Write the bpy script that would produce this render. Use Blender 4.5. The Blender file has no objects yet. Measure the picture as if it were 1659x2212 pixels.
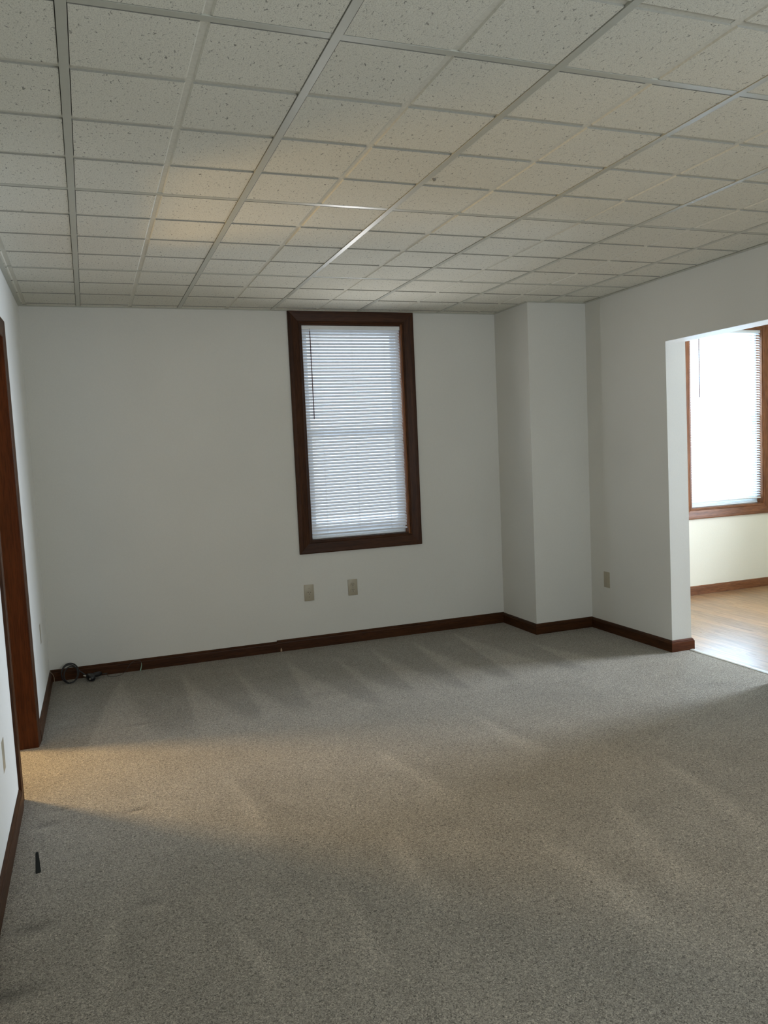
import bpy, bmesh, math, random
from mathutils import Vector, Matrix
random.seed(7)
SC = bpy.context.scene
COL = SC.collection
FT = 0.3048
H = 2.3267                      # ceiling height
YB = 3.435                      # back wall
XB, YF, XR = 3.211, 2.966, 3.681    # boxed-out corner and right wall
XR2 = 3.832                     # far face of right wall
YD0, YD1 = 1.350, 2.127         # opening in the right wall
ZO = 1.943
YN = -3.4                       # wall behind the camera
XE = 6.75                       # east wall of next room
YO = 3.52                       # back wall of next room
LY0, LY1 = 1.583, 2.205         # doorway in left wall

# ------------------------------------------------------------------ helpers
def link(o, parent=None):
    COL.objects.link(o)
    if parent is not None: o.parent = parent
    return o
def empty(name, loc=(0,0,0), rz=0.0):
    o = bpy.data.objects.new(name, None); o.empty_display_size = .05
    o.location = loc; o.rotation_euler = (0,0,rz)
    return link(o)
def tag(o, label=None, cat=None, group=None, kind=None):
    if label: o['label'] = label
    if cat: o['category'] = cat
    if group: o['group'] = group
    if kind: o['kind'] = kind
    return o
class MB:
    def __init__(s): s.bm = bmesh.new()
    def box(s, x0,x1,y0,y1,z0,z1, bevel=0, mi=0):
        b = bmesh.new()
        bmesh.ops.create_cube(b, size=1, matrix=Matrix.Translation(((x0+x1)/2,(y0+y1)/2,(z0+z1)/2)) @ Matrix.Diagonal((x1-x0,y1-y0,z1-z0,1)))
        if bevel: bmesh.ops.bevel(b, geom=b.edges[:]+b.verts[:], offset=bevel, segments=2, affect='EDGES', profile=.5)
        for f in b.faces: f.material_index = mi
        s.merge(b); return s
    def merge(s, b):
        me = bpy.data.meshes.new('t'); b.to_mesh(me); b.free(); s.bm.from_mesh(me); bpy.data.meshes.remove(me)
    def quad(s, pts, mi=0):
        f = s.bm.faces.new([s.bm.verts.new(p) for p in pts]); f.material_index = mi; return s
    def cyl(s, p0, p1, r, n=16, r2=None, mi=0):
        p0, p1 = Vector(p0), Vector(p1); d = p1-p0
        b = bmesh.new()
        bmesh.ops.create_cone(b, cap_ends=True, segments=n, radius1=r, radius2=r if r2 is None else r2, depth=d.length,
            matrix=Matrix.Translation((p0+p1)/2) @ d.to_track_quat('Z','Y').to_matrix().to_4x4())
        for f in b.faces: f.material_index = mi
        s.merge(b); return s
    def tube(s, pts, r, n=8, taper=None):
        pts = [Vector(p) for p in pts]; rings = []; up = Vector((0,0,1))
        prev = None
        for i, p in enumerate(pts):
            t = (pts[min(i+1,len(pts)-1)] - pts[max(i-1,0)]).normalized()
            if prev is None:
                a = t.cross(up)
                if a.length < .01: a = t.cross(Vector((1,0,0)))
            else: a = prev - t*prev.dot(t)
            a.normalize(); prev = a; b = t.cross(a)
            rr = r if taper is None else r*taper(i/(len(pts)-1))
            rings.append([s.bm.verts.new(p + (a*math.cos(k*2*math.pi/n) + b*math.sin(k*2*math.pi/n))*rr) for k in range(n)])
        for i in range(len(rings)-1):
            for k in range(n):
                f = s.bm.faces.new((rings[i][k], rings[i][(k+1)%n], rings[i+1][(k+1)%n], rings[i+1][k])); f.smooth = True
        s.bm.faces.new(rings[0][::-1]); s.bm.faces.new(rings[-1])
        return s
    def sweep(s, a_pts, b_pts):
        """closed prism between two matching profile loops"""
        va = [s.bm.verts.new(p) for p in a_pts]; vb = [s.bm.verts.new(p) for p in b_pts]; n = len(va)
        for k in range(n): s.bm.faces.new((va[k], va[(k+1)%n], vb[(k+1)%n], vb[k]))
        s.bm.faces.new(va[::-1]); s.bm.faces.new(vb)
        return s
    def build(s, name, mats, parent=None, smooth=None, fix=True, warp=None):
        if warp:
            for v in s.bm.verts: v.co = warp(v.co)
        if fix: bmesh.ops.recalc_face_normals(s.bm, faces=s.bm.faces[:])
        me = bpy.data.meshes.new(name); s.bm.to_mesh(me); s.bm.free()
        for m in (mats if isinstance(mats, (list,tuple)) else [mats]): me.materials.append(m)
        if smooth is not None: me.shade_smooth(); me.set_sharp_from_angle(angle=smooth)
        o = bpy.data.objects.new(name, me)
        return link(o, parent)
def spline(pts, n=10):
    pts = [Vector(p) for p in pts]; out = []
    for i in range(len(pts)-1):
        p0 = pts[max(i-1,0)]; p1 = pts[i]; p2 = pts[i+1]; p3 = pts[min(i+2,len(pts)-1)]
        for k in range(n):
            t = k/n
            out.append(.5*((2*p1)+(p2-p0)*t+(2*p0-5*p1+4*p2-p3)*t*t+(3*p1-p0-3*p2+p3)*t**3))
    out.append(pts[-1]); return out
# left wall is a little out of square and out of plumb
def lx(y, z):
    if y <= 1.5: b = -.057
    elif y <= 2.2: b = -.057 + (y-1.5)/.7*.026
    else: b = -.031 + (y-2.2)/1.235*.008
    return b - .006*z
def lwarp(v): return Vector((v.x + lx(v.y, v.z), v.y, v.z))

# ------------------------------------------------------------------ materials
class NT:
    def __init__(s, name):
        s.m = bpy.data.materials.new(name); s.m.use_nodes = True; s.t = s.m.node_tree
        for n in list(s.t.nodes): s.t.nodes.remove(n)
        s.out = s.t.nodes.new('ShaderNodeOutputMaterial')
    def n(s, typ, **kw):
        nd = s.t.nodes.new(typ)
        for k, v in kw.items():
            if k.startswith('_'): nd.inputs[int(k[1:])].default_value = v
            elif hasattr(nd, k): setattr(nd, k, v)
            else: nd.inputs[k.replace('_',' ')].default_value = v
        return nd
    def l(s, a, b): s.t.links.new(a, b)
    def ramp(s, fac, stops):
        r = s.t.nodes.new('ShaderNodeValToRGB'); e = r.color_ramp.elements
        while len(e) < len(stops): e.new(.5)
        for i, (p, c) in enumerate(stops):
            e[i].position = p; e[i].color = (c if len(c)==4 else (*c,1)) if isinstance(c,(tuple,list)) else (c,c,c,1)
        s.l(fac, r.inputs[0]); return r.outputs[0]
    def coord(s, scale=(1,1,1), rot=(0,0,0)):
        c = s.n('ShaderNodeTexCoord'); mp = s.n('ShaderNodeMapping'); mp.inputs['Scale'].default_value = scale; mp.inputs['Rotation'].default_value = rot
        s.l(c.outputs['Object'], mp.inputs[0]); return mp.outputs[0]
    def noise(s, vec, scale, detail=3, rough=.5, dist=0):
        n = s.n('ShaderNodeTexNoise', Scale=scale, Detail=detail, Roughness=rough, Distortion=dist); s.l(vec, n.inputs['Vector']); return n.outputs[0]
    def mix(s, fac, a, b, mode='MIX'):
        m = s.n('ShaderNodeMix', data_type='RGBA', blend_type=mode)
        for v, idx in ((fac,0),(a,6),(b,7)):
            if hasattr(v,'links'): s.l(v, m.inputs[idx])
            elif isinstance(v,(int,float)): m.inputs[idx].default_value = v if idx==0 else (v,v,v,1)
            else: m.inputs[idx].default_value = (*v,1)
        return m.outputs[2]
    def bsdf(s, color, rough=.5, spec=.5, bump=None, bdist=.001, bstr=1, metal=0, **kw):
        b = s.n('ShaderNodeBsdfPrincipled')
        if hasattr(color,'links'): s.l(color, b.inputs['Base Color'])
        else: b.inputs['Base Color'].default_value = (*color,1)
        if hasattr(rough,'links'): s.l(rough, b.inputs['Roughness'])
        else: b.inputs['Roughness'].default_value = rough
        b.inputs['Specular IOR Level'].default_value = spec; b.inputs['Metallic'].default_value = metal
        for k,v in kw.items(): b.inputs[k.replace('_',' ')].default_value = v
        if bump is not None:
            bp = s.n('ShaderNodeBump', Strength=bstr, Distance=bdist); s.l(bump, bp.inputs['Height']); s.l(bp.outputs[0], b.inputs['Normal'])
        s.l(b.outputs[0], s.out.inputs[0]); return b

def m_plain(name, col, rough=.5, spec=.5, metal=0, var=.06):
    t = NT(name); v = t.coord(); n = t.noise(v, 40, 3)
    c = t.mix(n, tuple(x*(1-var) for x in col), tuple(min(1,x*(1+var)) for x in col))
    t.bsdf(c, rough, spec, metal=metal); return t.m
def m_wall(name, a, b):
    t = NT(name); v = t.coord()
    big = t.ramp(t.noise(v, 1.3, 3), [(.3,a),(.7,b)])
    fine = t.ramp(t.noise(v, 160, 2), [(.3,.97),(.7,1.0)])
    c = t.mix(1, big, fine, 'MULTIPLY')
    t.bsdf(c, .62, .3, bump=t.noise(v, 220, 3), bdist=.0006, bstr=.25); return t.m
def m_wood(name, axis, dark, light, rough=.42, scale=1, scuff=0):
    t = NT(name); sc = [9*scale]*3; sc[axis] = .7*scale
    v = t.coord(tuple(sc)); v2 = t.coord(tuple(x*9 for x in sc))
    g = t.noise(v, 2.2, 5, .6, 1.2); g2 = t.noise(v2, 2.2, 3, .6)
    c = t.ramp(g, [(.25,dark),(.5,tuple((x+y)/2 for x,y in zip(dark,light))),(.78,light)])
    c = t.mix(1, c, t.ramp(g2, [(.35,.62),(.55,1.0)]), 'MULTIPLY')
    if scuff:
        s = t.coord(tuple(3 if i==axis else 60 for i in range(3)))
        c = t.mix(t.ramp(t.noise(s, 2.5, 4, .7), [(.68,0.0),(.74,scuff)]), c, (.75,.55,.38))
    t.bsdf(c, rough, .16, bump=g2, bdist=.0003, bstr=.3); return t.m

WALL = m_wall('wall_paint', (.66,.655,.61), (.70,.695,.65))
WALL_LIT = m_wall('wall_paint_lit', (.83,.84,.82), (.87,.88,.86))  # left wall: same paint lightened, brighter light put into the colour
WALL2 = m_wall('cream_paint', (.84,.82,.71), (.88,.86,.75))
DK, LT = (.028,.0100,.0034), (.082,.030,.0098)
WOOD = [m_wood('dark_stained_wood_%s' % 'xyz'[i], i, DK, LT) for i in range(3)]
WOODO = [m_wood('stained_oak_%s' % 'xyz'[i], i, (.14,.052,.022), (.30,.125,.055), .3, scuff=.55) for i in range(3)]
JAMB = m_wood('reddish_jamb_wood', 2, (.040,.0105,.0035), (.095,.028,.0085), .4)
VINYL = m_plain('white_vinyl', (.78,.80,.80), .35)
ALMOND = m_plain('almond_plastic', (.40,.36,.27), .4)
DARKSLOT = m_plain('dark_slot', (.012,.011,.01), .6)
BLACKP = m_plain('black_plastic', (.008,.008,.010), .38)
BLACKC = m_plain('black_cable_jacket', (.010,.010,.012), .35)
SILVER = m_plain('silver_metal', (.75,.74,.72), .25, metal=1)
GREENP = m_plain('pale_green_tip', (.22,.34,.26), .5)
WIREB = m_plain('thin_dark_wire', (.035,.032,.028), .5)
BEIGEW = m_plain('beige_wire', (.36,.30,.22), .5)
FELT = m_plain('charcoal_scrap', (.012,.014,.012), .85)
TBAR = m_plain('painted_ceiling_rail', (.47,.47,.405), .38, .5, var=.05)
THRESH = m_plain('pale_threshold_strip', (.62,.60,.55), .22)
PUTTY = m_plain('bare_wood_chip', (.42,.30,.20), .7)
EXT = m_plain('outside_siding', (.55,.55,.52), .8)
PLYW = m_plain('plain_board', (.5,.5,.48), .8)

def m_tile(name, k, spec=True):
    t = NT(name); v = t.coord()
    vf = t.coord((1,.55,1)); 
    base = t.ramp(t.noise(v, .9, 3), [(.3,(.70*k,.685*k,.60*k)),(.7,(.76*k,.745*k,.66*k))])
    if spec:
        n1 = t.noise(vf, 125, 4, .62, .7)
        f1 = t.ramp(n1, [(.325,.36),(.395,1.0)])
        n2 = t.noise(v, 330, 2, .6); f2 = t.ramp(n2, [(.30,.70),(.52,1.0)])
        vo = t.n('ShaderNodeTexVoronoi', Scale=70, Randomness=1.0); t.l(v, vo.inputs['Vector'])
        f3 = t.ramp(vo.outputs['Distance'], [(.05,.30),(.12,1.0)])
        c = t.mix(1, base, f1, 'MULTIPLY'); c = t.mix(1, c, f2, 'MULTIPLY'); c = t.mix(.75, c, f3, 'MULTIPLY')
        t.bsdf(c, .9, .15, bump=n1, bdist=.003, bstr=.55)
    else:
        c = t.mix(1, base, t.ramp(t.noise(v, 120, 3), [(.3,.9),(.6,1.0)]), 'MULTIPLY')
        t.bsdf(c, .9, .15)
    return t.m
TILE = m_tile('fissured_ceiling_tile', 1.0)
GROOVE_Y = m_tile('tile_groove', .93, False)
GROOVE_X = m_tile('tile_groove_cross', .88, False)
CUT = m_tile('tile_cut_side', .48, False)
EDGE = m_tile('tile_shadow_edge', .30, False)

# carpet
def m_carpet(nap=True):
    t = NT('cut_pile_carpet'); v = t.coord()
    at = t.n('ShaderNodeAttribute', attribute_name='nap')
    n1 = t.noise(v, 150, 3, .6, 1.5); n2 = t.noise(v, 260, 2, .6, .6); n3 = t.noise(v, 5, 4, .6)
    base = t.mix(t.ramp(t.noise(v, .8, 2), [(.35,0.0),(.65,1.0)]), (.380,.345,.290), (.392,.360,.308))
    f1 = t.ramp(n1, [(.30,.26),(.5,.92),(.70,1.55)]); f2 = t.ramp(n2, [(.3,.66),(.7,1.32)]); f3 = t.ramp(n3, [(.3,.93),(.7,1.07)])
    c = t.mix(1, base, f1, 'MULTIPLY'); c = t.mix(1, c, f2, 'MULTIPLY'); c = t.mix(1, c, f3, 'MULTIPLY')
    if nap: c = t.mix(1, c, at.outputs['Color'], 'MULTIPLY')
    b = t.bsdf(c, 1.0, .05, bump=n1, bdist=.006, bstr=.85)
    b.inputs['Sheen Weight'].default_value = .12
    return t.m
CARPET = m_carpet()
def m_oakfloor():
    t = NT('oak_strip_floor'); v = t.coord()
    br = t.n('ShaderNodeTexBrick', Scale=1.0, offset=.37, offset_frequency=2); br.inputs['Mortar Size'].default_value = .0012
    br.inputs['Brick Width'].default_value = .95; br.inputs['Row Height'].default_value = .057; br.inputs['Bias'].default_value = 0
    br.inputs['Color1'].default_value = (.50,.50,.50,1); br.inputs['Color2'].default_value = (1.05,1.05,1.05,1); br.inputs['Mortar'].default_value = (.12,.12,.12,1)
    mp = t.coord((1,1,1),(0,0,math.pi/2)); t.l(mp, br.inputs['Vector'])
    vg = t.coord((34,2.2,34)); g = t.noise(vg, 2.0, 5, .6, .8)
    c = t.ramp(g, [(.25,(.16,.072,.028)),(.5,(.34,.18,.072)),(.8,(.50,.30,.14))])
    c = t.mix(.7, c, br.outputs['Color'], 'MULTIPLY')
    rg = t.ramp(g, [(.3,.42),(.8,.22)])
    t.bsdf(c, rg, .6, bump=g, bdist=.002, bstr=.6, Coat_Weight=.55, Coat_Roughness=.28, Coat_IOR=1.6); return t.m
OAK = m_oakfloor()
# blinds / glass
def m_slat(name, col, trans):
    t = NT(name); v = t.coord(); n = t.noise(v, 30, 2)
    c = t.mix(n, tuple(x*.97 for x in col), col)
    b = t.bsdf(c, .45, .4)
    tr = t.n('ShaderNodeBsdfTranslucent'); t.l(c, tr.inputs[0])
    mx = t.n('ShaderNodeMixShader', _0=trans); t.l(b.outputs[0], mx.inputs[1]); t.l(tr.outputs[0], mx.inputs[2]); t.l(mx.outputs[0], t.out.inputs[0])
    return t.m
SLAT = m_slat('white_blind_slat', (.78,.80,.86), .06)
SLAT2 = m_slat('white_blind_slat_backlit', (.84,.86,.88), .55)
def m_glass():
    t = NT('window_glass'); g = t.n('ShaderNodeBsdfGlossy', Roughness=.02); tr = t.n('ShaderNodeBsdfTransparent')
    tr.inputs[0].default_value = (.93,.96,.97,1)
    mx = t.n('ShaderNodeMixShader', _0=.06)
    t.l(tr.outputs[0], mx.inputs[1]); t.l(g.outputs[0], mx.inputs[2]); t.l(mx.outputs[0], t.out.inputs[0]); return t.m
GLASS = m_glass()
def m_clear():
    t = NT('clear_tinted_plastic'); b = t.bsdf((.10,.04,.05), .15, .6); return t.m
WANDM = m_clear()

# ------------------------------------------------------------------ shell
S = lambda o: tag(o, kind='structure')
WB = YB + .13
# windows: inner casing rectangle
W1 = dict(x0=1.713, x1=2.463, z0=.746, z1=2.243, y=YB)
W2 = dict(x0=5.084, x1=5.886, z0=.735, z1=2.262, y=YO)

def wall_with_hole(name, x0,x1,y0,y1,z0,z1, hx0,hx1,hz0,hz1, mat):
    m = MB()
    m.box(x0,hx0,y0,y1,z0,z1); m.box(hx1,x1,y0,y1,z0,z1); m.box(hx0,hx1,y0,y1,z0,hz0); m.box(hx0,hx1,y0,y1,hz1,z1)
    return S(m.build(name, mat))
wall_with_hole('wall_back', -.20, XB, YB, WB, 0, H+.05, W1['x0'],W1['x1'],W1['z0'],W1['z1'], WALL)
m = MB(); m.box(XB, XR, YF, WB, 0, H+.05); S(m.build('wall_corner', WALL))
m = MB(); m.box(XR, XR2, YD1, YO+.13, 0, H+.05); m.box(XR, XR2, YD0, YD1, ZO, H+.05); m.box(XR, XR2, YN, YD0, 0, H+.05)
jwarp = lambda v: Vector((v.x, v.y+.0103*v.z, v.z)) if abs(v.y-YD1) < .002 else v
S(m.build('wall_right', WALL, warp=jwarp))
m = MB(); m.box(XR+.0005, XR2+.0003, YD0, YD1, ZO-.002, ZO+.0005); S(m.build('soffit_glare_sheet', m_plain('glare_white_paint', (.90,.91,.90), .5, var=.01), warp=jwarp))  # added sheet under the header, whitened to paint in its glare
m = MB()
def lseg(y0,y1,z0,z1,th=.12):
    ys = [y for y in (y0,1.5,2.2,y1) if y0<=y<=y1]; ys = sorted(set(ys))
    for a,b in zip(ys[:-1],ys[1:]): m.box(-th,0,a,b,z0,z1)
lseg(YN, LY0, 0, H+.05); lseg(LY1, YB, 0, H+.05); lseg(LY0, LY1, 2.0, H+.05)
S(m.build('wall_left', WALL_LIT, warp=lwarp))
m = MB(); m.box(-.20, XE, YN-.12, YN, 0, H+.05); S(m.build('wall_front', WALL))
wall_with_hole('wall_next_room_back', XR2, XE, YO, YO+.13, 0, H+.05, W2['x0'],W2['x1'],W2['z0'],W2['z1'], WALL2)
m = MB(); m.box(XE, XE+.12, YN, YO+.13, 0, H+.05); S(m.build('wall_next_room_right', WALL2))
# hall beyond the doorway on the left
m = MB(); m.box(-2.3,-2.2, .6,3.5,0,H+.05); m.box(-2.2,-.21,.6,.7,0,H+.05); m.box(-2.2,-.21,3.4,3.5,0,H+.05); S(m.build('wall_hall', WALL2))

# floors ------------------------------------------------------------------
def sm(a, b, x):
    t = max(0., min(1., (x-a)/(b-a))); return t*t*(3-2*t)
# pale wedges left by vacuum strokes: apex at the wall, open towards the room
WEDGE = [(.40,3.23,.20,.52,2.12),(.76,3.27,.72,.98,2.14),(1.08,3.22,1.06,1.22,2.10),(1.44,3.18,1.32,1.62,2.06),(1.73,3.17,1.70,1.86,2.05),
         (2.03,3.22,1.92,2.18,2.0),(2.36,3.25,2.22,2.48,2.02),(2.72,3.31,2.55,2.90,2.1),(3.05,2.85,3.0,3.25,2.1)]
STREAK = [((.90,.52),(.93,-.10),.035),((1.22,.72),(1.18,.10),.05),((1.67,.47),(1.68,-.25),.06),((2.06,.66),(1.90,-.15),.06),((.61,.42),(.63,-.05),.03),
          ((.27,.62),(.25,.15),.035),((2.5,.9),(2.3,.0),.05),((1.45,1.5),(1.5,.7),.05),((.75,1.5),(.78,.7),.045),((2.0,1.7),(2.1,1.0),.05)]
DENT = [(.375,1.285,.045,.012,.50),(.366,.59,.05,.02,.72),(.045,.60,.05,.03,.62),(.05,1.30,.045,.02,.66),(.445,2.32,.05,.014,.72),(.10,1.42,.035,.014,.68),(.0,.30,.08,.03,.6),(.62,3.16,.02,.012,.8)]
def nap(x, y):
    v = 1.0
    # darker, brushed-down pile along the back wall
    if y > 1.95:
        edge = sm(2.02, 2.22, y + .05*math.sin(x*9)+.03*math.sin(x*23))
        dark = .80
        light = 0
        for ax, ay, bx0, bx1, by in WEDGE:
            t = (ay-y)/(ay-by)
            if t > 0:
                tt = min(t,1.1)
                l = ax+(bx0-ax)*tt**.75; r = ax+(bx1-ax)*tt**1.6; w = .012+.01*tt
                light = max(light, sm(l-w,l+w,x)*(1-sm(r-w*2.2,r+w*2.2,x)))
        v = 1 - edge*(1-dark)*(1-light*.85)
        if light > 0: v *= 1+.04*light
    s = 0
    for (x0,y0),(x1,y1),w in STREAK:
        t = (y-y0)/(y1-y0)
        if 0 < t < 1:
            cx = x0+(x1-x0)*t + .02*math.sin(t*5+x0*7); ww = w*(.35+.9*t)
            s = max(s, math.exp(-((x-cx)/ww)**2)*sm(0,.25,t)*(1-sm(.7,1,t)))
            d = math.exp(-((x-cx-2.1*ww)/(1.3*ww))**2)*sm(0,.3,t)*(1-sm(.6,1,t)); v *= 1-.07*d
    v *= 1+.17*s
    if y < 2.0:
        v *= 1+.035*math.sin(x*7.3+y*2.1+math.sin(y*3.0+x)*1.3)*math.sin(y*2.3+x*1.1+.7)
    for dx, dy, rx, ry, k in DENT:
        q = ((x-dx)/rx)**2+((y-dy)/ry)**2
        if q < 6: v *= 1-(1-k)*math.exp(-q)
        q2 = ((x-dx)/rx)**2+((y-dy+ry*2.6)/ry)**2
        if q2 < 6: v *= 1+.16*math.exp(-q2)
    return v
def carpet():
    st = .0175; x0,x1,y0,y1 = -.075, XR+.115, YN, YB
    nx = int((x1-x0)/st); ny = int((y1-y0)/st)
    vs = []; cols = []
    for j in range(ny+1):
        for i in range(nx+1):
            x = x0+(x1-x0)*i/nx; y = y0+(y1-y0)*j/ny
            z = 0.0
            for dx, dy, rx, ry, k in DENT:
                q = ((x-dx)/rx)**2+((y-dy)/ry)**2
                if q < 6: z -= .012*(1-k)*math.exp(-q)
            vs.append((x,y,z)); cols.append(nap(x,y))
    fs = []
    for j in range(ny):
        for i in range(nx):
            a = j*(nx+1)+i; cx = x0+(x1-x0)*(i+.5)/nx; cy = y0+(y1-y0)*(j+.5)/ny
            if cx > XR+.02 and not (YD0-.02 < cy < YD1+.02): continue
            fs.append((a,a+1,a+nx+2,a+nx+1))
    me = bpy.data.meshes.new('floor'); me.from_pydata(vs, [], fs)
    at = me.color_attributes.new('nap','FLOAT_COLOR','POINT')
    for i, c in enumerate(cols): at.data[i].color = (c*(1-.02*(1-c)), c, c*(1+.02*(1-c)), 1)
    me.materials.append(CARPET)
    o = link(bpy.data.objects.new('floor', me)); return S(o)
carpet()
m = MB(); m.box(-2.3, -.075, .6, 3.5, -.02, 0.0); S(m.build('floor_hall', m_carpet(False)))
m = MB(); m.box(XR+.115, XE+.05, YN, YO+.1, -.03, -.003); S(m.build('floor_next_room', OAK))
m = MB(); m.box(-2.4, XE+.1, YN-.1, YO+.2, -.12, -.035); S(m.build('floor_subfloor', PLYW))
# threshold strip between carpet and boards
m = MB()
prof = [(0,-.004),(.003,.003),(.012,.006),(.026,.0065),(.040,.004),(.046,-.003),(.046,-.004)]
xx = XR+.113
m.sweep([(xx+a, YD0+.002, b) for a,b in prof], [(xx+a, YD1-.022, b) for a,b in prof])
S(m.build('trim_1', THRESH))

# ceiling -----------------------------------------------------------------
def ceiling():
    bm = bmesh.new()
    X0, X1, Y0, Y1 = -.24, XR+.08, YN-.05, YB+.02
    xs = list(range(-1, 14)); ys = list(range(-12, 13))
    zt, zg, zy, zx = H+.001, H+.009, H+.0052, H+.0058
    def cut(v, lo, hi): return max(lo, min(hi, v))
    def Q(p, mi, sm_=False):
        f = bm.faces.new([bm.verts.new(q) for q in p]); f.material_index = mi
    for i in xs:
        for j in ys:
            a0, a1, b0, b1 = i*FT, (i+1)*FT, j*FT, (j+1)*FT
            # inset of each side: bars at odd i and every 4th j, scored grooves elsewhere
            def ins(bar, xg=False): return (.0140,.0122) if bar else ((.0122,.0116) if xg else (.0125,.0080))
            xbar = (.0158,.0128)
            L, Rr = ins(i % 2 != 0), ins((i+1) % 2 != 0); B, T = (xbar if j % 4 == 0 else ins(False, True)), (xbar if (j+1) % 4 == 0 else ins(False, True))
            o = [a0+L[1], a1-Rr[1], b0+B[1], b1-T[1]]; n = [a0+L[0], a1-Rr[0], b0+B[0], b1-T[0]]
            for q in (o, n):
                q[0] = cut(q[0],X0,X1); q[1] = cut(q[1],X0,X1); q[2] = cut(q[2],Y0,Y1); q[3] = cut(q[3],Y0,Y1)
            if n[0] >= n[1]-.002 or n[2] >= n[3]-.002: continue
            jz = 0.0
            z = zt+jz
            # wobbly edges
            K = 10
            def wob(): return random.uniform(-.0007,.0007)
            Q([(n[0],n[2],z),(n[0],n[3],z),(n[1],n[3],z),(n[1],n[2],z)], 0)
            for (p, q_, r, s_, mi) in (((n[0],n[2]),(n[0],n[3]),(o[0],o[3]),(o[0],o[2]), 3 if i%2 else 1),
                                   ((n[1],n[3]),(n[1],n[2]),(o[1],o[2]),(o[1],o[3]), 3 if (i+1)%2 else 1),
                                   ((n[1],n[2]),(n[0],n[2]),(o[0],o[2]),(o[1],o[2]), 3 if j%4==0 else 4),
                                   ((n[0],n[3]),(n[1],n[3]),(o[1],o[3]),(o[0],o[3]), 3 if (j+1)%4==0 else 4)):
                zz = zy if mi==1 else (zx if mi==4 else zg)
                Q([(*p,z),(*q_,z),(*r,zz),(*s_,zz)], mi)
    # groove bottoms
    for i in xs:
        x = i*FT
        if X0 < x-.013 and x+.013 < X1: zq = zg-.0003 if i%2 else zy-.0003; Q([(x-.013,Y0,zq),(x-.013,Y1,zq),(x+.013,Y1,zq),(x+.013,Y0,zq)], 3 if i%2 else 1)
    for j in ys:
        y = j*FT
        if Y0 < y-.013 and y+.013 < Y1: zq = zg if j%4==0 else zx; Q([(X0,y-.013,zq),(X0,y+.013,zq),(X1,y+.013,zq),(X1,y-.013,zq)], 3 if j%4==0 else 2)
    # closed top so that no light leaks
    Q([(X0-.2,Y0-.2,H+.02),(X1+.2,Y0-.2,H+.02),(X1+.2,Y1+.2,H+.02),(X0-.2,Y1+.2,H+.02)], 0)
    me = bpy.data.meshes.new('ceiling'); bm.to_mesh(me); bm.free()
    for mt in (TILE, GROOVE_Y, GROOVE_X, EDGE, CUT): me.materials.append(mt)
    o = S(link(bpy.data.objects.new('ceiling', me)))
    # painted rails
    g = MB(); w = .0118
    for i in range(-1, 14):
        if i % 2:
            x = i*FT
            if x < -.1 or x > XR: continue
            g.box(x-w,x+w,YN,YB,H-.0012,H+.006,.0006)
            for j in range(-12, 12, 4):   # cross rails butt into the runners
                x2 = min((i+2)*FT, XR-.002)
                if x+w < x2-w: g.box(x+w+.0005,x2-w-.0005,j*FT-w,j*FT+w,H+.0012,H+.008,.0006)
    for j in range(-12, 12, 4): g.box(-.06,FT-w,j*FT-w,j*FT+w,H+.0012,H+.008,.0006)
    g.build('ceiling_rail', TBAR, o)
    e = MB(); d = .022; t = .0025
    e.box(.0,d,YN,YB,H-t,H+.002)            # warped to the left wall
    for v in e.bm.verts: v.co = lwarp(v.co)
    e.box(-.02,XB,YB-d,YB,H-t-.0004,H+.002); e.box(XB-d,XB,YF-d,YB-d,H-t,H+.002); e.box(XB,XR,YF-d,YF,H-t-.0002,H+.002); e.box(XR-d,XR,YN,YF-d,H-t,H+.002)
    e.build('wall_angle', TBAR, o)
    return o
ceiling()
m = MB(); m.box(XR2, XE+.05, YN, YO+.1, H+.01, H+.05); S(m.build('ceiling_next_room', WALL2))
m = MB(); m.box(-2.3,-.21,.6,3.5,H+.01,H+.05); S(m.build('ceiling_hall', WALL2))

# baseboards ----------------------------------------------------------------
BP = [(0,0),(.0135,0),(.0135,.056),(.0125,.060),(.0095,.062),(.0095,.066),(.006,.071),(.002,.074),(0,.075)]
def baseboard(name, p0, p1, nrm, m0, m1, wood, h=1.0, warp=None, sub=1):
    """profile run from p0 to p1; m = +1 outside mitre, -1 inside mitre, 0 square end"""
    p0, p1, n = Vector((*p0,0)), Vector((*p1,0)), Vector((*nrm,0)); d = (p1-p0).normalized()
    m = MB()
    m.sweep([p0 - d*m0*t + n*t + Vector((0,0,z*h-.002)) for t,z in BP], [p1 + d*m1*t + n*t + Vector((0,0,z*h-.002)) for t,z in BP])
    return S(m.build(name, wood, warp=warp))
baseboard('baseboard_back', (1.432,YB), (XB,YB), (0,-1), 0, -1, WOOD[0], 1.09)
baseboard('baseboard_back_left', (lx(YB,0),YB), (1.4315,YB), (0,-1), -1, 0, WOOD[0], 1.0)
baseboard('baseboard_corner_side', (XB,YB), (XB,YF), (-1,0), -1, 1, WOOD[1], 1.03)
baseboard('baseboard_corner_front', (XB,YF), (XR,YF), (0,-1), 1, -1, WOOD[0], 1.03)
baseboard('baseboard_right', (XR,YF), (XR,YD1), (-1,0), -1, 1, WOOD[1], 1.0)
baseboard('baseboard_opening_end', (XR,YD1), (XR2,YD1), (0,-1), 1, 1, m_wood('reddish_base_wood', 0, (.075,.022,.010), (.16,.055,.026), .3), 1.0)
baseboard('baseboard_right_near', (XR,YD0), (XR,YN), (-1,0), 1, 0, WOOD[1], 1.0)
baseboard('baseboard_opening_near', (XR,YD0), (XR2,YD0), (0,1), 1, 1, WOOD[0], 1.0)
baseboard('baseboard_left', (0,2.290), (0,YB), (1,0), 0, -1, WOOD[1], 1.0, lwarp)
baseboard('baseboard_left_near', (0,YN), (0,1.497), (1,0), 0, 0, WOOD[1], 1.08, lwarp)
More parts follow.
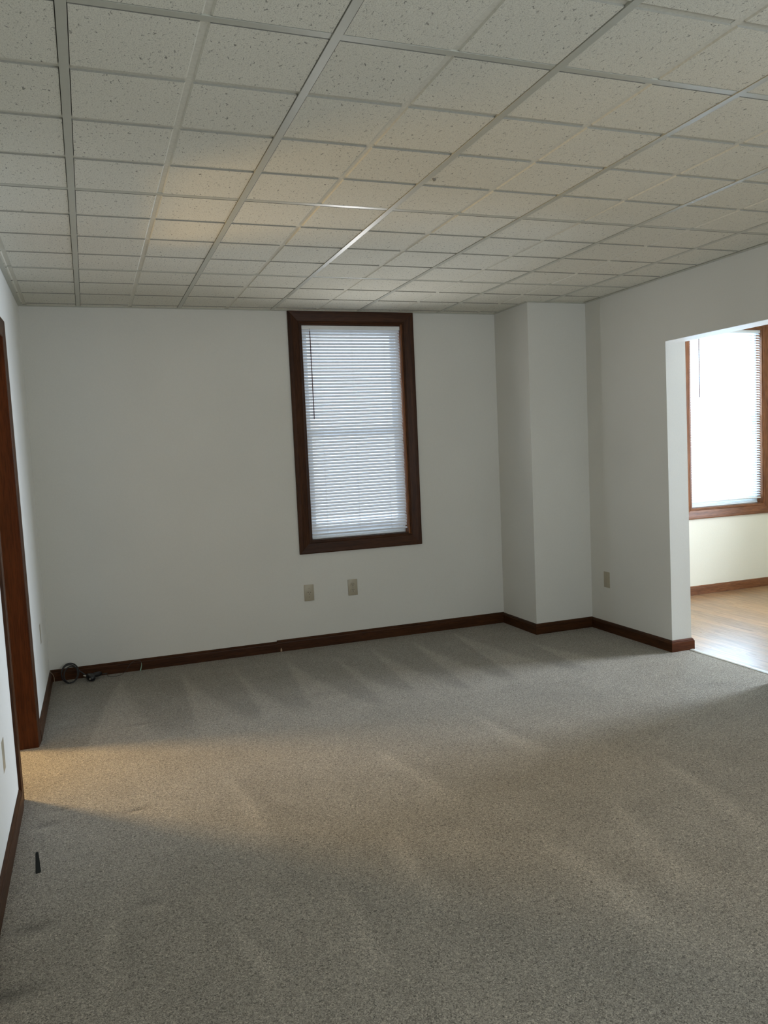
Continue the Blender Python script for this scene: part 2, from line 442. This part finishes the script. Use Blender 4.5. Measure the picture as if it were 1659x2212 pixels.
baseboard('baseboard_next_room', (XR2,YO), (XE,YO), (0,-1), 0, 0, WOODO[0], 1.0)
baseboard('baseboard_next_room_side', (XR2,YD1), (XR2,YO), (1,0), 1, -1, WOODO[1], 1.0)
# chipped spot at the foot of the back baseboard
m = MB()
pts = [(0,0),(.011,0),(.012,.010),(.009,.020),(.006,.026),(.003,.021),(.001,.010)]
m.sweep([(1.452+a, YB-.0140, b+.002) for a,b in pts], [(1.452+a, YB-.0134, b+.002) for a,b in pts])
tag(m.build('wood_chip_mark', PUTTY, bpy.data.objects['baseboard_back']), 'pale bare chip')

# casing boards: profile (distance outward from opening, thickness)
CP = [(0,0),(0,.007),(.004,.0105),(.010,.0105),(.014,.008),(.022,.0095),(.040,.0125),(.060,.0165),(.078,.0180),(.084,.0165),(.085,.013),(.085,0)]
def casing_frame(parent, x0,x1,z0,z1,y, mats, sides='LRTB', name='casing_board'):
    """rectangular casing on a wall facing -y"""
    g = .0002
    def P(cx, cz, sx, sz): return [Vector((cx+sx*d, y-t, cz+sz*d)) for d,t in CP]
    A, B, C_, D = P(x0,z0,-1,-1), P(x1,z0,1,-1), P(x1,z1,1,1), P(x0,z1,-1,1)
    sh = lambda L, dx, dz: [v+Vector((dx,0,dz)) for v in L]
    for key, a, b, mt, (dx,dz) in (('L',A,D,mats[2],(0,1)),('R',B,C_,mats[2],(0,1)),('T',D,C_,mats[0],(1,0)),('B',A,B,mats[0],(1,0))):
        m = MB(); m.sweep(sh(a,dx*g,dz*g), sh(b,-dx*g,-dz*g)); m.build(name, mt, parent)

# ------------------------------------------------------------------ windows
def window(name, w, mats, depth=.11):
    x0,x1,z0,z1,y = w['x0'],w['x1'],w['z0'],w['z1'],w['y']
    r = S(empty(name, (0,0,0)))
    casing_frame(r, x0,x1,z0,z1,y, mats)
    t = .012
    m = MB(); m.box(x0,x0+t,y-.003,y+depth,z0,z1); m.build('side_jamb', mats[2], r)
    m = MB(); m.box(x1-t,x1,y-.003,y+depth,z0,z1); m.build('side_jamb', WOODO[2], r)  # on window 1 this lighter wood paints in sunlight on the jamb
    m = MB(); m.box(x0+t,x1-t,y-.003,y+depth,z1-t,z1); m.build('head_jamb', mats[0], r)
    m = MB(); m.box(x0+t,x1-t,y-.003,y+depth,z0,z0+t*.6); m.build('stool', mats[0], r)
    # vinyl double-hung sashes
    a0, a1, b0, b1 = x0+t, x1-t, z0+t*.6, z1-t
    m = MB(); f = .022
    m.box(a0,a0+f,y+.055,y+.105,b0,b1,.002); m.box(a1-f,a1,y+.055,y+.105,b0,b1,.002); m.box(a0+f,a1-f,y+.055,y+.105,b0,b0+.028,.002); m.box(a0+f,a1-f,y+.055,y+.105,b1-f,b1,.002)
    m.build('window_frame', VINYL, r)
    zm = (b0+b1)/2
    for k, (za, zb, yy) in enumerate(((b0+.026, zm+.018, y+.060), (zm-.018, b1-.020, y+.080))):
        m = MB(); q = .034; s0, s1 = a0+f-.003, a1-f+.003
        m.box(s0,s0+q,yy,yy+.018,za,zb,.002); m.box(s1-q,s1,yy,yy+.018,za,zb,.002); m.box(s0+q,s1-q,yy,yy+.018,za,za+q*(1.5 if k==0 else 1),.002); m.box(s0+q,s1-q,yy,yy+.018,zb-q,zb,.002)
        sash = m.build('sash', VINYL, r)
        m = MB(); m.box(s0+q-.004,s1-q+.004,yy+.007,yy+.010,za+q-.004,zb-q+.004); m.build('pane', GLASS, sash)
    # stepped lower track visible under the blind
    m = MB()
    for k in range(3): m.box(a0+f*.6,a1-f*.6,y+.040+k*.006,y+.056,b0+.002,b0+.010+k*.010,.001)
    m.build('lower_track', VINYL, r)
    return r
window('window_1', W1, WOOD)
window('window_2', W2, WOODO)

def blind(w, label, cat, tilt, mat, zbot, wand_len, wand_x, cords, sag=0.0, wd=.0252):
    x0,x1,z1,y = w['x0']+.0135, w['x1']-.0135, w['z1']-.013, w['y']+.022
    r = tag(empty('window_blind', ((x0+x1)/2, y, zbot)), label, cat)
    off = Vector(r.location)
    def L(m, name, mt, parent=r, **k):
        for v in m.bm.verts: v.co -= off
        return m.build(name, mt, parent, **k)
    # open-fronted metal head rail: a U channel
    m = MB(); m.box(x0,x1,y-.0125,y-.0110,z1-.026,z1); m.box(x0,x1,y+.011,y+.0125,z1-.026,z1); m.box(x0,x1,y-.0110,y+.011,z1-.026,z1-.0245)
    L(m, 'head_rail', VINYL)
    pitch = .0212; n = int((z1-.030-zbot)/pitch); K = 6
    bm = MB(); th = .0004
    for s in range(n):
        zc = z1-.036-s*pitch
        if zc < zbot+.008: break
        tl = tilt + .02*math.sin(s*1.7)
        if wd < .022 and s in (n-5,n-4): tl -= math.radians(16 if s==n-5 else 22)
        ends = (.0015*math.sin(s*2.1), .0015*math.cos(s*1.3))
        prof = []
        for k in range(K+1):
            u = (k/K-.5)*wd; c = .0022*(1-(2*k/K-1)**2)     # crowned slat
            prof.append((u*math.cos(tl)-c*math.sin(tl), u*math.sin(tl)+c*math.cos(tl)))
        NX = 8 
        prev = None
        for q in range(NX+1):
            xx = x0+.002+ends[0]+(x1-x0-.004+ends[1]-ends[0])*q/NX
            sg = -sag*4*(q/NX)*(1-q/NX)*(s/n)
            ring = [bm.bm.verts.new((xx, y+p, zc+z+sg)) for p,z in prof]
            if prev:
                for k in range(K):
                    f = bm.bm.faces.new((prev[k],prev[k+1],ring[k+1],ring[k])); f.smooth = True
            prev = ring
    L(bm, 'slats', mat, fix=False)
    m = MB(); m.box(x0+.002,x1-.002,y-.012,y+.012,zbot-.006,zbot+.006,.003); L(m, 'bottom_rail', SLAT if mat is SLAT else VINYL)
    for cx in cords:
        m = MB()
        m.tube([(cx,y-.0140,z1-.026),(cx,y-.0140,zbot)], .0006, 5); m.tube([(cx,y+.0145,z1-.026),(cx,y+.0145,zbot)], .0006, 5)
        for s in range(n-1):
            zc = z1-.036-s*pitch
            m.box(cx-.0012,cx+.0012,y-.0146,y-.0138,zc-.0085,zc-.0035)
        L(m, 'ladder_cord', VINYL)
    m = MB(); wx = wand_x
    m.cyl((wx,y-.022,z1-.040), (wx-.001,y-.028,z1-.040-wand_len), .0036, 6)
    wd_ = L(m, 'tilt_wand', WANDM)
    m = MB(); m.cyl((wx,y-.013,z1-.020),(wx,y-.022,z1-.040),.0016,6); L(m, 'wand_hook', SILVER)
    return r
blind(W1, 'white mini blind closed in the dark-framed window of the carpeted room', 'window blind', math.radians(74), SLAT, .790, .60, 1.783, (1.845,2.085,2.325), 0, .0203)
blind(W2, 'glaring white mini blind in the window of the wood-floored room', 'window blind', math.radians(30), SLAT2, .790, .53, 5.192, (5.23,5.50,5.77), 0)

# ------------------------------------------------------------------ doorway on the left
r = S(empty('door_1', (0,0,0)))
def lcasing(y0, y1, z0, z1, top_only=False):
    def P(cy, cz, sy, sz, bottom=False): return [Vector((t*.68, cy+sy*d, cz+(0 if bottom else sz*d))) for d,t in CP]
    A, B, C_, D = P(y0,z0,-1,-1,True), P(y1,z0,1,-1,True), P(y1,z1,1,1), P(y0,z1,-1,1)
    for a, b, mt in ((A,D,WOOD[2]),(B,C_,WOOD[2]),(D,C_,WOOD[1])):
        m = MB(); m.sweep(a, b); m.build('casing_board', mt, r, warp=lwarp)
lcasing(LY0, LY1, 0, 1.955)
m = MB(); m.box(-.13,.004,LY1-.001,LY1+.016,0,1.957); m.build('side_jamb', JAMB, r, warp=lwarp)
m = MB(); m.box(-.13,.004,LY0-.016,LY0+.001,0,1.957); m.build('side_jamb', JAMB, r, warp=lwarp)
m = MB(); m.box(-.13,.004,LY0,LY1,1.957,2.0); m.build('head_jamb', WOOD[1], r, warp=lwarp)

# ------------------------------------------------------------------ outlets
def outlet(loc, rz, kind, label, tiltx=0):
    r = tag(empty('wall_outlet', loc, rz), label, 'outlet', None); r.rotation_euler[1] = tiltx
    # local: x across, -y out of the wall, z up
    m = MB(); m.box(-.035,.035,-.0052,.0005,-.057,.057,.0022); pl = m.build('cover_plate', ALMOND, r, smooth=.6)
    def slot(cx, cz, w, h, parent):
        q = MB(); q.box(cx-w/2,cx+w/2,-.0086,-.0078,cz-h/2,cz+h/2); q.build('slot', DARKSLOT, parent)
    def hole(cx, cz, rad, parent):
        q = MB(); q.cyl((cx,-.0078,cz),(cx,-.0086,cz),rad,12); q.build('slot', DARKSLOT, parent)
    def screw(cz):
        q = MB(); q.cyl((0,-.0050,cz),(0,-.0062,cz),.0032,14); q.build('screw', m_plain('screw_head', (.25,.23,.18), .4), r)
    if kind == 'duplex':
        for cz in (.0195,-.0195):
            q = MB(); b = bmesh.new()
            n = 24; ring0 = []; ring1 = []
            for k in range(n):
                a = 2*math.pi*k/n; x = .0172*math.cos(a); z = .0172*math.sin(a); z = max(-.0140,min(.0140,z))
                ring0.append((x,-.0048,cz+z)); ring1.append((x*.97,-.0080,cz+z*.97))
            q.sweep(ring0, ring1); rc = q.build('receptacle', ALMOND, r)
            slot(-.0065,cz+.004,.0024,.0085,rc); slot(.0065,cz+.004,.0024,.0070,rc); hole(0,cz-.0075,.0026,rc)
        screw(0)
    elif kind == 'single':
        q = MB(); q.cyl((0,-.0048,-.002),(0,-.0080,-.002),.0175,28); rc = q.build('receptacle', ALMOND, r)
        for sx in (-1,1):
            q = MB(); q.box(-.0038,.0038,-.0087,-.0078,-.0014,.0014)
            for v in q.bm.verts:
                a = math.radians(22)*-sx; v.co = Vector((v.co.x*math.cos(a)-v.co.z*math.sin(a)+sx*.0078, v.co.y, v.co.x*math.sin(a)+v.co.z*math.cos(a)+.003))
            q.build('slot', DARKSLOT, rc)
        hole(0,-.0085,.0029,rc); screw(.030); screw(-.030)
    return r
outlet((1.680,YB,.388), 0, 'single', 'almond single round outlet on the back wall below the window, left of the pair')
outlet((2.002,YB,.394), 0, 'duplex', 'almond two-socket outlet on the back wall below the window, right of the pair')
outlet((XR,2.785,.371), math.radians(90), 'duplex', 'almond outlet on the short right wall beside the opening')
outlet((lx(2.95,.4),2.95,.405), math.radians(-90)+.0, 'duplex', 'almond outlet on the left wall near the far corner past the doorway')
outlet((lx(1.1,.35),1.140,.344), math.radians(-90), 'duplex', 'almond outlet cut by the left photo edge, on the near wall before the doorway')

# ------------------------------------------------------------------ cables in the corner
Y0 = YB-.0135
r = tag(empty('coiled_cable', (.095,Y0-.06,0)), 'black coaxial cable coiled in loops leaning on the back baseboard', 'cable')
o0 = Vector(r.location)
pts = []
cy_top, cy_bot = Y0-.006, Y0-.095
def loop(cx, cz, rad, a0, a1, n, push):
    out = []
    for k in range(n):
        a = a0+(a1-a0)*k/(n-1)
        x = cx+rad*math.cos(a); h = cz+rad*1.02*math.sin(a)
        f = (h-.006)/.11
        out.append((x, cy_bot+(cy_top-cy_bot)*f-push, max(h,.0045)))
    return out
pts += [(.192,Y0-.045,.020),(.182,Y0-.040,.030)]
pts += loop(.096,.056,.0505,math.radians(10),math.radians(372),34,.000)
pts += loop(.093,.054,.047,math.radians(20),math.radians(378),34,.009)[1:]
pts += loop(.104,.049,.0435,math.radians(28),math.radians(250),20,.016)[1:]
m = MB(); m.tube([Vector(p)-o0 for p in spline(pts,2)], .0040, 8); m.build('cable', BLACKC, r)
m = MB(); m.cyl(Vector((.176,Y0-.052,.026))-o0, Vector((.188,Y0-.058,.022))-o0, .0052, 6); m.cyl(Vector((.172,Y0-.050,.027))-o0, Vector((.177,Y0-.053,.0255))-o0, .0040, 12)
tag(m.build('connector', SILVER, r, smooth=.6), 'silver connector')
# black cable clump / plug
r = tag(empty('power_adapter', (.222,Y0-.085,0)), 'small black plug-in adapter on the carpet beside the coiled cable', 'adapter')
o0 = Vector(r.location)
def blob(a, b, r0, r1, n=18):
    q = MB(); b_ = bmesh.new()
    bmesh.ops.create_uvsphere(b_, u_segments=24, v_segments=14, radius=1)
    d = Vector(b)-Vector(a); M = Matrix.Translation((Vector(a)+Vector(b))/2) @ d.to_track_quat('X','Z').to_matrix().to_4x4() @ Matrix.Diagonal((d.length/2+r0*.6, r0, r1, 1))
    for v in b_.verts:
        c = v.co; v.co = Vector([math.copysign(abs(t)**.62, t) for t in c])
        v.co = M @ v.co
    for v in q.bm.verts: pass
    q.merge(b_)
    for v in q.bm.verts: v.co = Vector((v.co.x*1.3, v.co.y*1.3, v.co.z*1.3))
    return q
m = blob((-.012,.020,.018),(.002,-.028,.016),.017,.015); m.build('adapter_body', BLACKP, r, smooth=1.2)
m = blob((.005,.012,.020),(.038,.030,.020),.013,.011); m.build('plug_housing', BLACKP, r, smooth=1.2)
m = MB(); m.box(.066,.094,.034,.0362,.0200,.0250,.0004); m.build('prong', m_plain('dark_prong', (.06,.055,.05), .35, metal=.6), r)
m = MB(); m.cyl((-.010,-.055,.024),(-.011,-.0595,.0236),.0055,14); m.build('socket', SILVER, r)
# thin wire ending in a green tip
r = tag(empty('thin_wire', (.38,Y0-.04,0)), 'thin dark wire trailing along the back baseboard with a pale green tip', 'wire')
o0 = Vector(r.location)
ws = [(.285,Y0-.052,.024),(.305,Y0-.044,.0165),(.325,Y0-.062,.004),(.365,Y0-.075,.0025),(.405,Y0-.050,.004),(.432,Y0-.016,.018),(.455,Y0-.008,.048),(.490,Y0-.006,.070),(.520,Y0-.006,.066),(.528,Y0-.008,.050)]
m = MB(); m.tube([Vector(p)-o0 for p in spline(ws,8)], .0013, 6); m.build('wire', WIREB, r)
gs = [(.528,Y0-.008,.052),(.528,Y0-.010,.036),(.523,Y0-.015,.018),(.517,Y0-.022,.003)]
m = MB(); m.tube([Vector(p)-o0 for p in spline(gs,5)], .0048, 8, lambda t: .25+.75*t); tag(m.build('wire_tip', GREENP, r, smooth=1), 'pale green tip')
# beige wire poking up in the far left corner
cx = lx(YB,0)
m = MB(); o0 = Vector((cx+.022,3.36,0))
ws = [(cx+.004,3.37,.085),(cx+.006,3.36,.078),(cx+.016,3.35,.070),(cx+.026,3.34,.050),(cx+.027,3.33,.025),(cx+.028,3.325,.001)]
m.tube([Vector(p)-o0 for p in spline(ws,6)], .0011, 6)
o = m.build('loose_wire', BEIGEW); o.location = o0
tag(o, 'thin beige wire poking out over the baseboard in the far left corner', 'wire')
# dark scrap standing in the pile near the left wall
m = MB()
b = bmesh.new()
outl = [(-.0085,0),(-.0030,.064),(-.0005,.068),(.0060,.067),(.0070,.050),(.0085,.006),(.004,0)]
m.sweep([(x,-.0035+.012*(z/.068),z) for x,z in outl], [(x,.0035+.012*(z/.068),z) for x,z in outl])
o = m.build('dark_scrap', FELT); o.location = (.040,.925,-.002); o.rotation_euler = (0,0,.15)
tag(o, 'small dark tapered scrap standing in the carpet near the left baseboard', 'scrap')
# nub hanging from a ceiling rail
m = MB(); 
m.sweep([(-.006,-.004,0),(.007,-.003,0),(.006,.004,0),(-.004,.005,0)], [(-.001,-.002,-.009),(.009,-.001,-.006),(.008,.003,-.005),(.000,.003,-.010)])
o = m.build('ceiling_clip', m_plain('dusty_clip', (.20,.18,.14), .7)); o.location = (1.548,.842,H+.001)
tag(o, 'tiny dark clip hanging from a ceiling rail', 'clip')

# ------------------------------------------------------------------ lights
def area(name, loc, rot, sx, sy, power, col, spread=math.pi):
    l = bpy.data.lights.new(name, 'AREA'); l.shape = 'RECTANGLE'; l.size = sx; l.size_y = sy; l.energy = power; l.color = col; l.spread = spread
    o = bpy.data.objects.new(name, l); o.location = loc; o.rotation_euler = rot; link(o); return o
R_ = math.radians
# daylight from the unseen east window of the next room
area('east_window_light', (XE-.05,1.70,1.42), (0,R_(90),0), 1.45, .84, 108, (.74,.85,1.0), R_(125))
# added fill from behind the camera, tilted up to favour the ceiling
area('front_fill_light', (2.45,YN+.30,1.35), (R_(122),0,R_(14)), 2.0, 1.4, 54, (.85,.93,1.0), R_(165))
# bright sky beyond window 2
area('north_sky_light', (5.49,YO+.55,1.6), (R_(-90),0,0), 1.5, 2.0, 200, (.46,.72,1.0))
# added spot in front of window 1's blind, boosting its daylight indoors
l = bpy.data.lights.new('blind_fill_spot', 'SPOT'); l.energy = 25; l.spot_size = R_(165); l.spot_blend = 1.0; l.shadow_soft_size = 0.0; l.color = (1.0,.99,.97)
o = link(bpy.data.objects.new('blind_fill_spot', l)); o.location = (2.09, YB-.06, 1.5); o.rotation_euler = (R_(-98),0,0)
# warm lamp in the hall
area('hall_lamp', (-1.05,2.52,1.40), (0,R_(-62),R_(-32)), .26, .26, 42, (1.0,.66,.28))

w = bpy.data.worlds.new('World'); SC.world = w; w.use_nodes = True
nt = w.node_tree; bg = nt.nodes['Background']
bg.inputs[0].default_value = (.79,.90,1.0,1); bg.inputs[1].default_value = 3.7
#SOLO#

# ------------------------------------------------------------------ camera
Rr = [[0.9385620047091072,-0.34203480942321446,-0.04597338859870051],[0.0705806654482814,0.059842431542392036,0.9957094219961824],[0.3378161230333738,0.9377798635766922,-0.08030687697066158]]
cam = bpy.data.cameras.new('camera'); co = bpy.data.objects.new('camera', cam); link(co)
M = Matrix(((Rr[0][0],Rr[1][0],-Rr[2][0],.2896),(Rr[0][1],Rr[1][1],-Rr[2][1],-1.8479),(Rr[0][2],Rr[1][2],-Rr[2][2],1.3444),(0,0,0,1)))
co.matrix_world = M
cam.sensor_fit = 'VERTICAL'; cam.sensor_height = 36; cam.lens = 1700.39/2212*36
cam.shift_x = 20.41/2212; cam.shift_y = 8.05/2212; cam.clip_start = .02
SC.camera = co
SC.view_settings.view_transform = 'Standard'; SC.view_settings.look = 'None'; SC.view_settings.exposure = 0
SC.cycles.use_denoising = True
SC.cycles.max_bounces = 10; SC.cycles.diffuse_bounces = 6; SC.cycles.transparent_max_bounces = 12
SC.cycles.sample_clamp_indirect = 6
